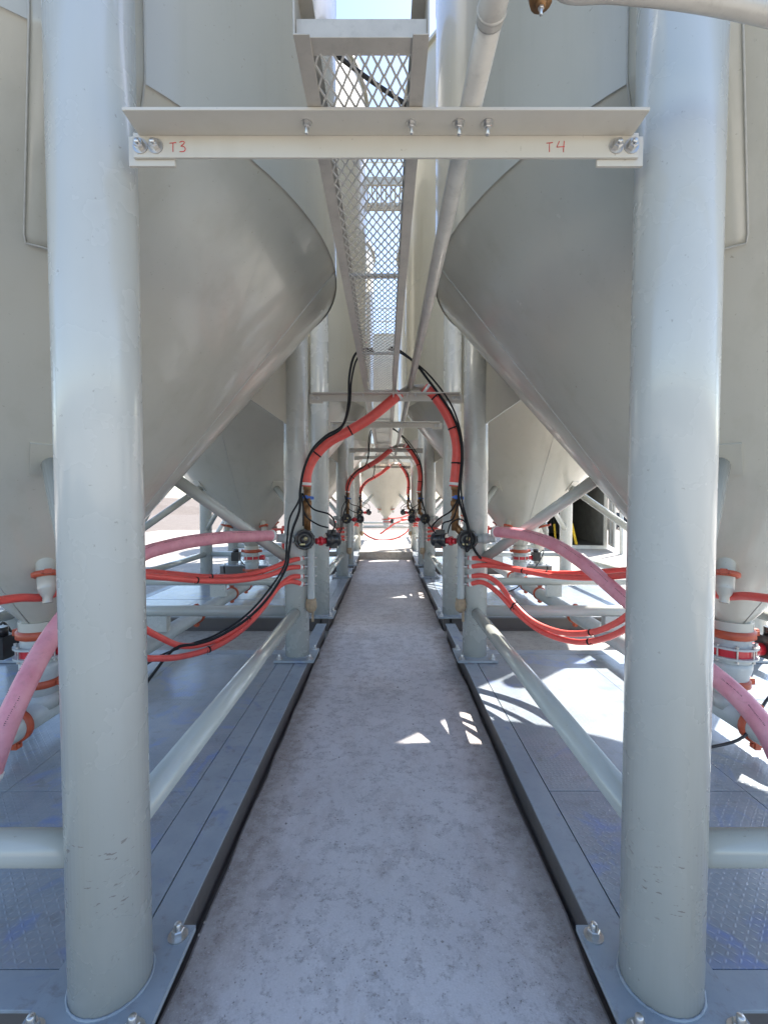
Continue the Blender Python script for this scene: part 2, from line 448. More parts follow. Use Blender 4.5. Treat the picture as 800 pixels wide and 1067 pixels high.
plate_me = MB().box((0, 0, D + .0145), (.39, .39, .021)).mesh('base_plate', 'plate')
def bolt_mb(o, ax=(0, 0, 1), s=1.0, stud=.03):
    mb = MB(); ax = Vector(ax)
    mb.lathe([(0, 0), (.019 * s, 0), (.019 * s, 0), (.019 * s, .003 * s), (.019 * s, .003 * s), (0, .003 * s)], o, ax, 16, smooth=False)
    mb.lathe([(.0125 * s, .003 * s), (.0125 * s, .014 * s), (.0125 * s, .014 * s), (.0105 * s, .016 * s), (0, .016 * s)], o, ax, 6, smooth=False)
    mb.lathe([(.0068 * s, .014 * s), (.0068 * s, .016 * s + stud * .6), (.0052 * s, .018 * s + stud * .6), (0, .018 * s + stud * .6)], o, ax, 10)
    return mb
bolt_me = bolt_mb((0, 0, D + .025), s=1.8).mesh('anchor_bolt', 'bolt')
def inst(name, me, parent, loc=(0, 0, 0), rz=0):
    o = bpy.data.objects.new(name, me); col.objects.link(o); o.parent = parent; o.location = loc; o.rotation_euler = (0, 0, rz); return o
hp, sh, wd = hopper_meshes()
hop_me, shell_me, weld_me = hp.mesh('hopper', 'paint'), sh.mesh('shell', 'paint'), wd.mesh('weld_seam', 'weld')
nozzle_mb = MB(); ndir = Vector((.30, 0, -1)).normalized()
nozzle_mb.lathe([(.050, -.08), (.050, .05), (.064, .055), (.064, .075), (.048, .08), (.048, .15), (.048, .15), (.036, .185), (.026, .20), (.026, .235), (.026, .235), (0, .235)], (0, 0, 0), ndir, 20)
nozzle_me = nozzle_mb.mesh('nozzle', 'paint')
def clamp_mb(o, ax, r, w=.042, ears=((1, 0),)):
    """grooved pipe coupling: a housing ring with two bolted ears"""
    mb = MB(); o = Vector(o); ax = Vector(ax).normalized()
    mb.lathe([(r * .9, -w / 2), (r + .006, -w / 2), (r + .006, -w / 2), (r + .018, -w / 2 + .006), (r + .018, w / 2 - .006), (r + .006, w / 2), (r + .006, w / 2), (r * .9, w / 2)], o, ax, 24)
    up = Vector((1, 0, 0)) if abs(ax.z) > .9 else Vector((0, 0, 1))
    e1 = (up - ax * up.dot(ax)).normalized(); e2 = ax.cross(e1)
    for sg in (1, -1):
        c = o + e1 * sg * (r + .034)
        rot = Matrix((e1, e2, ax)).transposed()
        mb.box(c, (.045, .034, w * .8), rot)
        mb.box(c, (.026, .062, w * .5), rot)
    return mb
nclamp_me = clamp_mb(ndir * .065, ndir, .056, .034).mesh('coupling', 'orange')
def radial(ax, ay, r, h): return Vector((ax * r, ay * r, h))

def make_silo(s):
    t = empty('silo', (0, 0, 0))
    inst('shell', shell_me, t); inst('hopper', hop_me, t); inst('weld_seam', weld_me, t)
    for x, y in LEGXY:
        ux, uy = x / RLEG, y / RLEG; az = math.atan2(y, x)
        lg = inst('leg', leg_me, t, (x, y, 0))
        inst('base_plate', plate_me, lg); inst('weld_bead', bead_me, lg)
        for bx in (-.15, .15):
            for by in (-.15, .15): inst('anchor_bolt', bolt_me, lg, (bx, by, 0), random.random())
        key = round(az, 3)
        if key not in cache:
            pm, rim = saddle(az)
            gm = MB(); e1 = Vector((ux, uy, 0))
            rg = RLEG - .105; rc = (2.33 + .44 * rg - 3.10 + KC * RS) / (KC + .44) - .006
            gm.prism([(rg, D + 2.33), (rc, D + 2.33 + .44 * (rg - rc)), (RS - .004, HS), (RS + .004, HS + .9), (rg, HS + .9)], (0, 0, 0), e1, (0, 0, 1), .012)
            bm_ = MB()
            a, b = radial(ux, uy, RLEG - .09, D + 1.0), radial(ux, uy, .95, D + 1.74)
            b2 = a + (b - a) * 1.06
            bm_.tube([a, b2], .050, 20)
            bp = MB(); hc = D + 1.80; nrm = Vector((ux * KC, uy * KC, -1)).normalized()
            tt = Vector((-uy, ux, 0)); bp.box(radial(ux, uy, cone_r(hc) + .003, hc), (.19, .19, .012), Matrix((tt, nrm.cross(tt), nrm)).transposed())
            cache[key] = (pm.mesh('saddle_pad', 'paint'), MB().tube(rim, .004, 6, caps=False).mesh('pad_weld', 'weld'), gm.mesh('gusset_plate', 'paint'), bm_.mesh('brace', 'tie'), bp.mesh('brace_pad', 'paint'))
        pad, pw, gus, br, bpd = cache[key]
        p = inst('saddle_pad', pad, t); inst('weld_seam', pw, p)
        inst('gusset_plate', gus, t)
        b_ = inst('brace', br, t); inst('brace_pad', bpd, b_)
        na = math.atan2(uy, ux)
        hn = D + 1.22; nz = inst('nozzle', nozzle_me, t, (math.cos(na) * (cone_r(hn) - .01), math.sin(na) * (cone_r(hn) - .01), hn), na)
        inst('coupling', nclamp_me, nz)
    for y in (-LY / 2, LY / 2): inst('tie_pipe', tie_x, t, (0, y, D + .47))
    for x in (-1.402, 1.402): inst('tie_pipe', tie_y, t, (x, 0, D + .47))
    # discharge valve under the outlet
    v = inst('discharge_valve', valve_me, t)
    inst('coupling', vcl1, v); inst('coupling', vcl2, v)
    inst('valve_body', vbody, v); inst('flange', vfl, v, (0, 0, 0)); inst('flange', vfl, v, (0, 0, -.066))
    for k in range(8):
        a = 2 * math.pi * (k + .5) / 8
        inst('flange_bolt', vbolt, v, (.138 * math.cos(a), .138 * math.sin(a), D + .60))
    inst('actuator', vact, v, (0, 0, 0), 0 if s > 0 else math.pi)
    return t
cache = {}
tie_x = MB().tube([(-1.32, 0, 0), (1.32, 0, 0)], .055, 24).mesh('tie_pipe', 'tie')
tie_y = MB().tube([(0, -LY / 2 + .08, 0), (0, LY / 2 - .08, 0)], .055, 24).mesh('tie_pipe', 'tie')
valve_me = MB().lathe([(.0, D + .72), (.113, D + .72), (.113, D + .66), (.113, D + .66), (.113, D + .53), (.113, D + .53), (.122, D + .525), (.122, D + .49), (.108, D + .44), (.098, D + .40), (.092, D + .30), (0, D + .25)], n=32).mesh('discharge_valve', 'pvc')
vcl1 = clamp_mb((0, 0, D + .715), (0, 0, 1), .119, .055).mesh('coupling', 'orange')
vcl2 = clamp_mb((0, 0, D + .385), (0, 0, 1), .098, .05).mesh('coupling', 'orange')
vbody = MB().lathe([(.10, D + .572), (.126, D + .572), (.126, D + .572), (.126, D + .628), (.126, D + .628), (.10, D + .628)], n=32)
vbody.tube([(.10, 0, D + .60), (.22, 0, D + .60)], .042, 16)
vbody = vbody.mesh('valve_body', 'vred')
vfl = MB().lathe([(.10, D + .628), (.152, D + .628), (.152, D + .628), (.152, D + .640), (.152, D + .640), (.10, D + .640)], n=32).mesh('flange', 'pvc')
vbolt = MB().lathe([(0, -.055), (.010, -.055), (.010, -.042), (.010, -.042), (.006, -.042), (.006, .042), (.006, .042), (.011, .042), (.011, .056), (0, .056)], n=8, smooth=False).mesh('flange_bolt', 'bolt')
va = MB(); va.box((.27, 0, D + .62), (.13, .12, .15)); va.tube([(.27, 0, D + .69), (.27, 0, D + .75)], .045, 16); va.box((.27, -.065, D + .63), (.08, .02, .09))
va.tube(smooth_path([(.33, -.05, D + .70), (.36, -.14, D + .74), (.30, -.18, D + .60), (.20, -.19, D + .46), (.06, -.22, D + .34), (-.1, -.26, D + .14), (-.3, -.2, D + .03)], 6), .009, 8)
vact = va.mesh('actuator', 'plastic')

silo_r = make_silo(1); silo_l = make_silo(-1)
LBL = {(1, 0): 'large grey silo nearest on the right, filling the right side behind the column by T4',
       (-1, 0): 'large grey silo nearest on the left, filling the left side behind the column by T3',
       (1, 1): 'grey cone bottomed silo seen in the right middle behind the nearest right silo',
       (-1, 1): 'shaded grey cone bottomed silo in the left middle behind the nearest left silo',
       (1, 2): 'third silo along the right row, mostly hidden, next to the sunlit end of the walkway',
       (-1, 2): 'third silo along the left row, mostly hidden, next to the sunlit end of the walkway'}
GS = 'grey steel silos standing on legs beside the walkway'
for s, proto in ((1, silo_r), (-1, silo_l)):
    for k in range(3):
        o = proto if k == 0 else copy_tree(proto)
        o.location = (s * XC, YC[k], 0); tag(o, LBL[(s, k)], 'silo', GS)
o = copy_tree(silo_r); o.location = (0, 20.6, 0)
tag(o, 'silo with its pale cone hanging straight ahead across the far end of the walkway', 'silo', GS)

# ------------------------------------------------------------------ skids
def make_skid(s):
    """local origin on the silo axis at ground level; the walkway lies towards -s"""
    t = empty('skid', (0, 0, 0))
    xi, xo = -s * (XC - .765), s * (4.02 - XC); y0, y1 = -LY / 2 - .07, LY / 2 + .21
    def ibeam(p, q, wd, ht):
        d = (q - p); L = d.length; mid = (p + q) / 2; mb = MB()
        rot = Matrix.Rotation(math.atan2(d.y, d.x), 3, 'Z')
        mb.box(mid + Vector((0, 0, D - .006)), (L, wd, .012), rot); mb.box(mid + Vector((0, 0, .006)), (L, wd, .012), rot)
        mb.box(mid + Vector((0, 0, D / 2)), (L - .002, wd - .035, D - .024), rot)
        return mb
    w = .125
    ibeam(Vector((xi + s * w / 2, y0, 0)), Vector((xi + s * w / 2, y1 + 1.05, 0)), w, D).build('side_beam', 'beam', t, bevel=.002)
    ibeam(Vector((xo - s * w / 2, y0, 0)), Vector((xo - s * w / 2, y1, 0)), w, D).build('side_beam', 'beam', t, bevel=.002)
    for y in (y0 + .0625, y1 - .0625):
        ibeam(Vector((xi + s * (w + .004), y, 0)), Vector((xo - s * (w + .004), y, 0)), w, D).build('end_beam', 'beam', t, bevel=.002)
    # a plain strip and rows of tread plates
    xa, xb = xi + s * (w + .004), xo - s * (w + .004)
    st = xa + s * (.165 if s < 0 else 0)
    def plate(x0, x1, ya, yb, nm, mat):
        mb = MB(); mb.box(((x0 + x1) / 2, (ya + yb) / 2, D - .006 + random.uniform(-.0015, .001)), (abs(x1 - x0) - .004, yb - ya - .004, .010)); mb.build(nm, mat, t, bevel=.0015)
    ya, yb = y0 + .127, y1 - .127
    if s < 0: plate(xa, st, ya, yb, 'edge_strip', 'beam')
    xs = [st, st + (xb - st) * .36, st + (xb - st) * .68, xb]; yy = [ya, ya + (yb - ya) * .30, ya + (yb - ya) * .66, yb]
    for i in range(3):
        for j in range(3): plate(xs[i], xs[i + 1], yy[j], yy[j + 1], 'tread_plate', 'deck')
    return t
kr, kl = make_skid(1), make_skid(-1)
nm = ['nearest', 'second', 'third']
for s, proto in ((1, kr), (-1, kl)):
    sd_ = 'right' if s > 0 else 'left'
    for k in range(3):
        o = proto if k == 0 else copy_tree(proto)
        o.location = (s * XC, YC[k], 0)
        tag(o, [f'tread plate deck skid under the nearest {sd_} silo, ' + ('partly sunlit' if s > 0 else 'in blue shade'),
                f'steel deck skid under the second {sd_} silo, past the concrete strip', f'far steel deck skid under the third {sd_} silo'][k], 'skid', 'steel deck skids along both sides of the walkway')

# ------------------------------------------------------------------ discharge pipes along the decks
for s in (1, -1):
    X = s * XC; H = D + .19; r = .082
    t = empty('discharge_pipe', (X, YC[0], 0), 'grey discharge pipe with orange couplings lying along the %s deck under the silo outlets' % ('right' if s > 0 else 'left'), 'pipe', 'discharge pipes under the silo rows')
    off = Vector((-X, -YC[0], 0))
    def rel(mb, name, mat, parent=t): 
        return mb.build(name, mat, parent, loc=off)
    ya = YC[0] - .20
    rel(MB().tube([(X, ya, H), (X, 16.5, H)], r, 24), 'pipe', 'pvc')
    el = [Vector((X + s * .22 * (1 - math.cos(a)), ya - .06 - .22 * math.sin(a), H)) for a in [math.pi / 2 * q / 8 for q in range(9)]]
    el = [Vector((X, ya, H))] + el
    rel(MB().tube(el + [el[-1] + Vector((s * .06, 0, 0))], r + .008, 24), 'elbow', 'pvc')
    e = el[-1]
    rel(MB().tube([e + Vector((s * .05, 0, 0)), e + Vector((s * 1.35, -.05, 0))], r, 24), 'pipe', 'pvc')
    rel(clamp_mb((X, ya - .03, H), (0, 1, 0), r + .004, .05), 'coupling', 'orange')
    rel(clamp_mb(e + Vector((s * .06, 0, 0)), (1, 0, 0), r + .004, .05), 'coupling', 'orange')
    for y in (4.05, 5.6, 6.9, YC[1] - .35, YC[1] + .45, 10.4, 11.9):
        rel(clamp_mb((X, y, H), (0, 1, 0), r, .05), 'coupling', 'orange')
    for y in YLEG[1:5]:
        rel(MB().box((X, y, D + .345), (.20, .09, .16)), 'hanger_block', 'leg')
    for yc in YC:
        rel(MB().tube([(X, yc, H + .02), (X, yc, D + .31)], .094, 20), 'tee', 'pvc')

# ------------------------------------------------------------------ cross beams between the inner legs
def make_beam():
    t = empty('cross_beam', (0, 0, 0)); hw = .708; yv = -.070
    a = MB()
    th = .009
    a.prism([(0, 0), (-th, 0), (-th, -.070), (0, -.070)], (0, yv, FZ + th), (0, 1, 0), (0, 0, 1), 2 * hw + .052)   # upright leg
    a.prism([(-th - .0005, 0), (-th - .0005, -th), (-.098, -th), (-.098, 0)], (0, yv, FZ + th), (0, 1, 0), (0, 0, 1), 2 * hw + .016)
    a.build('angle', 'alu', t, bevel=.0015)
    for s in (-1, 1):
        b = MB(); b.box((s * .685, yv + .006, FZ - .036), (.135, .010, .085)); b.build('tab_plate', 'alu', t, bevel=.0015)
        for x in (.712, .668):
            bolt_mb((s * x, yv - th, FZ - .030), (0, -1, 0), 1.15, .010).build('bolt', 'bolt', t)
    for x in (-.222, .072, .205, .285):
        bolt_mb((x, yv - .055, FZ), (0, 0, -1), .8 if x < .1 else .95, .028).build('bolt', 'bolt', t)
    return t
bm0 = make_beam()
bl = ['galvanised angle beam overhead with red T3 and T4 marks, bolted between the two nearest columns',
      'angle beam just behind the fork of the thick red hoses', 'angle beam second behind the red hose fork, slightly smaller',
      'far angle beam above the second pair of red hoses', 'far angle beam just behind the second red hose fork', 'smallest angle beam at the far end of the walkway frame']
for i, y in enumerate(YLEG):
    o = bm0 if i == 0 else copy_tree(bm0)
    o.location = (0, y, 0 if i == 0 else -.035); tag(o, bl[i], 'beam', 'angle beams crossing over the walkway')
# handwriting in red marker on the nearest beam
def stroke(mb, pts, ox, oz, sc_):
    y = -.070 - .0096
    mb.tube(smooth_path([(ox + a * sc_, y, oz + b * sc_) for a, b in pts], 6) if len(pts) > 2 else [(ox + a * sc_, y, oz + b * sc_) for a, b in pts], .0011, 6)
def word(strokes, px):
    p = at(px, 151, Y0 - .08); mb = MB()
    for q in strokes: stroke(mb, q, p.x, FZ - .046, .030)
    return mb
T_ = [[(0, .82), (.62, .88)], [(.32, .85), (.30, .4), (.31, 0)]]
three = [[(.95, .9), (1.2, 1.0), (1.42, .92), (1.3, .7), (1.08, .55), (1.36, .5), (1.5, .28), (1.35, .05), (.95, .02)]]
four = [[(1.25, 1.0), (1.05, .55), (1.0, .45)], [(1.0, .45), (1.75, .5)], [(1.72, 1.02), (1.68, .5), (1.66, -.02)]]
word(T_ + three, 177).build('lettering', 'ink', bm0)
word(T_ + four, 569).build('lettering', 'ink', bm0)

# ------------------------------------------------------------------ cable trays
def make_tray():
    t = empty('cable_tray', (0, 0, 0)); L = 3.66; z = FZ + .0105; x0, x1 = at_z(338, 200, z).x, at_z(432, 200, z).x
    th = .004; hgt = .13; fl = .038
    for s, x in ((1, x0), (-1, x1)):
        mb = MB()
        mb.prism([(0, 0), (s * fl, 0), (s * fl, th), (s * th, th), (s * th, hgt - th), (s * fl, hgt - th), (s * fl, hgt), (0, hgt)], (x, L / 2, z), (1, 0, 0), (0, 0, 1), L)
        mb.build('side_rail', 'tray', t, bevel=.001)
    mb = MB(); mb.prism([(0, 0), (.045, 0), (.045, th), (th, th), (th, .042), (0, .042)], ((x0 + x1) / 2, .012, z + th + .001), (0, 1, 0), (0, 0, 1), x1 - x0 - 2 * th - .002); mb.build('end_angle', 'tray', t, bevel=.001)
    for y in (1.2, 2.4, 3.6):
        MB().box(((x0 + x1) / 2, y, z + .022), (x1 - x0 - .010, .03, .012)).build('rung', 'tray', t)
    # expanded metal: zigzag strands that meet at the knuckles
    mb = MB(); px_, py_ = .031, .062; xs0, xs1 = x0 + .03, x1 - .03; n = int((xs1 - xs0) / (px_ / 2)); ny = int((L - .06) / (py_ / 2))
    w = .0027; hh = .0014; zz = z + th + .002
    for k in range(n + 1):
        xc = xs0 + k * px_ / 2; ph = k % 2
        vs = []; fs = []
        for j in range(ny + 1):
            x = xc + (px_ / 4 - .0012) * (1 if (j + ph) % 2 else -1); y = .05 + j * py_ / 2
            zt = zz + (.0006 if (j + ph) % 2 else -.0006)
            vs += [(x - w, y, zt - hh), (x + w, y, zt - hh), (x + w, y, zt + hh), (x - w, y, zt + hh)]
        for j in range(ny):
            for q in range(4): fs.append((j * 4 + q, j * 4 + (q + 1) % 4, j * 4 + 4 + (q + 1) % 4, j * 4 + 4 + q))
        mb.add(vs, fs)
    mb.build('expanded_mesh', 'mesh', t, kind='stuff')
    return t
tr = make_tray()
for i, y in enumerate((at_z(400, 36, FZ + .0105).y, 4.93, 8.65, 12.37)):
    o = tr if i == 0 else copy_tree(tr); o.location = (0, y, 0 if i == 0 else -.035)
    tag(o, ['nearest cable tray of expanded metal overhead, resting on the T3 T4 beam', 'second cable tray overhead, starting behind the red hose fork',
            'third cable tray overhead, above the second red hose fork', 'farthest cable tray overhead near the end silo'][i], 'cable tray', 'cable trays running overhead along the walkway')

# ------------------------------------------------------------------ overhead pipes with their forks
def relbuild(mb, name, mat, t, **k): return mb.build(name, mat, t, loc=-t.location, **k)
CZ = FZ + .045
def make_conduit(x, y0, y1, z, fork, label):
    t = empty('overhead_pipe', (x, y1, z), label, 'pipe', 'pipes running overhead that fork into red hoses')
    relbuild(MB().tube([(x, y0, z), (x, y1, z)], .030, 24), 'pipe', 'steel', t)
    for q in fork:
        relbuild(MB().tube([(x, y1 - .03, z), (x, y1, z - .005)] + q, .033, 20), 'fork_branch', 'steel', t)
    return t
YF = 4.60; YE = at_z(505, 6, FZ + .045).y
zf = CZ - .03
pL, pR = at(417, 410, YF), at(442, 404, YF)
fx = at(430, 398, YF)
t1 = make_conduit(.238, YE, YF, CZ, [[pL], [pR]], 'grey pipe overhead right of the nearest cable tray, forking into the two nearest red hoses')
# near end: elbow and the pipe that crosses the top right corner
c0 = Vector((.238, YE, CZ))
relbuild(MB().tube(smooth_path([c0 + Vector((0, .03, 0)), c0, c0 + Vector((.012, -.05, .02)), c0 + Vector((.05, -.075, .07)), c0 + Vector((.11, -.08, .09))], 6), .032, 24), 'elbow', 'steel', t1)
relbuild(MB().lathe([(.025, -.005), (.033, -.005), (.0345, 0), (.033, .005), (.025, .005)], c0 + Vector((0, .01, 0)), (0, 1, 0), 24), 'weld_ring', 'steel', t1)
run = smooth_path([c0 + Vector((.11, -.08, .09)), at(585, -16, 1.08), at(640, -11, 1.08), at(700, -5, 1.09), at(760, 5, 1.1), at(830, 22, 1.11), at(960, 64, 1.13)], 8)
relbuild(MB().tube(run, .0235, 20), 'side_pipe', 'steel', t1)
pb = at(563, -12, 1.08)
relbuild(MB().lathe([(.0, -.045), (.010, -.045), (.012, -.036), (.012, -.036), (.024, -.034), (.028, -.012), (.020, 0), (.024, .02), (.024, .05), (0, .05)], pb, (0, .12, 1), 16), 'bronze_fitting', 'brass', t1)
relbuild(bolt_mb(pb + Vector((0, -.004, -.040)), (0, 0, -1), .55, .02), 'fitting_tip', 'bolt', t1)

# ------------------------------------------------------------------ manifolds at the rear inner legs, and their hoses
def P4(px, py, y=4.60): return at(px, py, y)
LBLM = {}
def make_manifold(s, y=4.60):
    """s = -1 left, +1 right; built at the first pair and copied along the row"""
    base = Vector((s * .745, y, D))
    t = empty('air_manifold', base)
    B = lambda mb, n, m, p=None: mb.build(n, m, p or t, loc=(-base if p is None else (0, 0, 0)))
    x = s * .745
    z0, z1 = D + .60, D + 1.17
    B(MB().lathe([(0, z0), (.036, z0), (.036, z0), (.036, z1), (.036, z1), (.044, z1), (.044, z1 + .05), (0, z1 + .05)], (x, y, 0), n=20), 'header_pipe', 'pvc')
    B(MB().lathe([(0, D + .47), (.02, D + .47), (.045, D + .49), (.056, D + .52), (.056, D + .57), (.048, D + .59), (.048, D + .61), (0, D + .61)], (x, y, 0), n=12, smooth=False), 'drain_valve', 'tan')
    B(MB().box((x - s * .035 * 0 + .02, y - .03, D + .45), (.022, .012, .13)), 'drain_lever', 'tan')
    for k, h in enumerate((1.02, .93, .835, .755)):
        q = Vector((x, y, D + h))
        b = MB(); b.tube([q, q + Vector((s * .075, -.012, 0))], .014, 10); b.tube([q + Vector((s * .055, -.01, 0)), q + Vector((s * .075, -.012, 0))], .021, 6); b.tube([q, q - Vector((s * .055, 0, 0))], .010, 8)
        B(b, 'hose_barb', 'bolt')
    zc = D + 1.205
    # round disc valve facing the walkway, union and motor
    c = Vector((x + s * .055, y - .055, zc))
    ax = Vector((-.25 * s, -1, .05)).normalized()
    B(MB().lathe([(0, -.05), (.085, -.05), (.085, -.05), (.100, -.035), (.100, -.02), (.092, -.015), (.092, .0), (.100, .005), (.100, .022), (.088, .034), (.088, .034), (.074, .034), (.070, .026), (.045, .028), (.045, .028), (.04, .044), (.012, .048), (0, .048)], c, ax, 28), 'disc_valve', 'plastic')
    rib = MB(); e1 = Vector((0, 0, 1)); e1 = (e1 - ax * e1.dot(ax)).normalized(); e2 = ax.cross(e1)
    for k in range(10):
        a = 2 * math.pi * k / 10; dd = e1 * math.cos(a) + e2 * math.sin(a); ee = -e1 * math.sin(a) + e2 * math.cos(a)
        rib.box(c + dd * .094 - ax * .005, (.022, .02, .07), Matrix((dd, ee, ax)).transposed())
    B(rib, 'valve_rib', 'plastic')
    g = MB()
    g.lathe([(0, .049), (.020, .049), (.020, .049), (.020, .053), (0, .053)], c + e1 * .01 - e2 * .01, ax, 12); g.box(c + ax * .045 - e1 * .045 + e2 * .02, (.05, .016, .01), Matrix((e2, e1, ax)).transposed())
    B(g, 'gauge_plate', 'gauge')
    u = Vector((x - s * .055, y - .02, zc - .02))
    B(MB().tube([u, u - Vector((s * .03, -.02, 0))], .030, 16).tube([u - Vector((s * .03, -.02, 0)), u - Vector((s * .055, -.035, 0))], .046, 16).tube([u - Vector((s * .055, -.035, 0)), u - Vector((s * .085, -.05, 0))], .032, 16), 'red_union', 'vred')
    mc = u - Vector((s * .15, -.09, -.01))
    mt = MB(); mt.lathe([(0, -.075), (.06, -.075), (.06, -.075), (.072, -.06), (.072, -.02), (.064, -.015), (.064, .015), (.072, .02), (.072, .06), (.06, .075), (.06, .075), (0, .075)], mc, Vector((s, -.5, 0)), 20)
    mt.box(mc + Vector((0, -.02, .075)), (.09, .07, .05)); mt.box(mc + Vector((-s * .02, 0, -.06)), (.07, .09, .05))
    B(mt, 'valve_motor', 'plastic')
    # inlet from above: bronze check valve with a blue handle
    xi = at(320 if s < 0 else 474, 520, y).x; 
    zi = D + 1.29
    B(MB().lathe([(0, zi), (.036, zi), (.036, zi + .09), (.044, zi + .10), (.044, zi + .14), (.036, zi + .15), (.036, zi + .24), (.046, zi + .25), (.046, zi + .29), (.034, zi + .30), (.034, zi + .40), (.042, zi + .405), (.042, zi + .45), (.03, zi + .46), (0, zi + .46)], (xi, y, 0), n=12), 'inlet_fitting', 'brass')
    B(MB().tube([(xi, y, zi + .05), (x + s * .03, y, zc + .03)], .034, 14), 'inlet_fitting', 'brass')
    hb = MB(); hb.box((xi + .012, y - .055, zi + .33), (.10, .03, .018)); hb.tube([(xi, y - .055, zi + .33), (xi, y - .02, zi + .33)], .02, 12); hb.box((xi + .06, y - .055, zi + .322), (.03, .032, .03))
    B(hb, 'blue_handle', 'blue')
    # grey stub towards the pink hose
    o0 = c + Vector((s * .05, .02, 0)); o1 = Vector((s * 1.06, y - .11, D + 1.225))
    B(MB().tube([o0, o1], .040, 20).tube([o0 + (o1 - o0) * .45, o0 + (o1 - o0) * .75], .050, 20), 'outlet_stub', 'pvc')
    return t
man = {s: make_manifold(s) for s in (-1, 1)}

def thing_tube(name, pts, r, mat, label, cat, group, n=12, ties=(), ends=None, tie_r=.004, kind=None):
    p0 = pts[0].copy()
    o = MB().tube([p - p0 for p in pts], r, n).build(name, mat, loc=p0)
    tag(o, label, cat, group, kind)
    N = len(pts)
    for f in ties:
        i = min(N - 2, max(1, int(f * N))); d = (pts[i + 1] - pts[i - 1]).normalized(); c = pts[i] - p0
        b = MB().tube([c - d * .007, c + d * .007], r + tie_r, n)
        tail = d.cross(Vector((0, 0, 1))).normalized()
        b.box(c - Vector((0, r + .006, 0)), (.012, .014, .014)); b.tube([c - Vector((0, r, 0)), c + Vector((.012, -r - .035, -.02))], .002, 5)
        b.build('cable_tie', 'black', o)
    if ends:
        for i, d in ((0, 1), (N - 1, -1)):
            if i in ends or (i and -1 in ends):
                c = pts[i] - p0; dd = (pts[min(i + 1, N - 1)] - pts[max(i - 1, 0)]).normalized() * d
                MB().tube([c + dd * .012, c + dd * .040], r + .005, n).build('band_clamp', 'white', o)
    return o

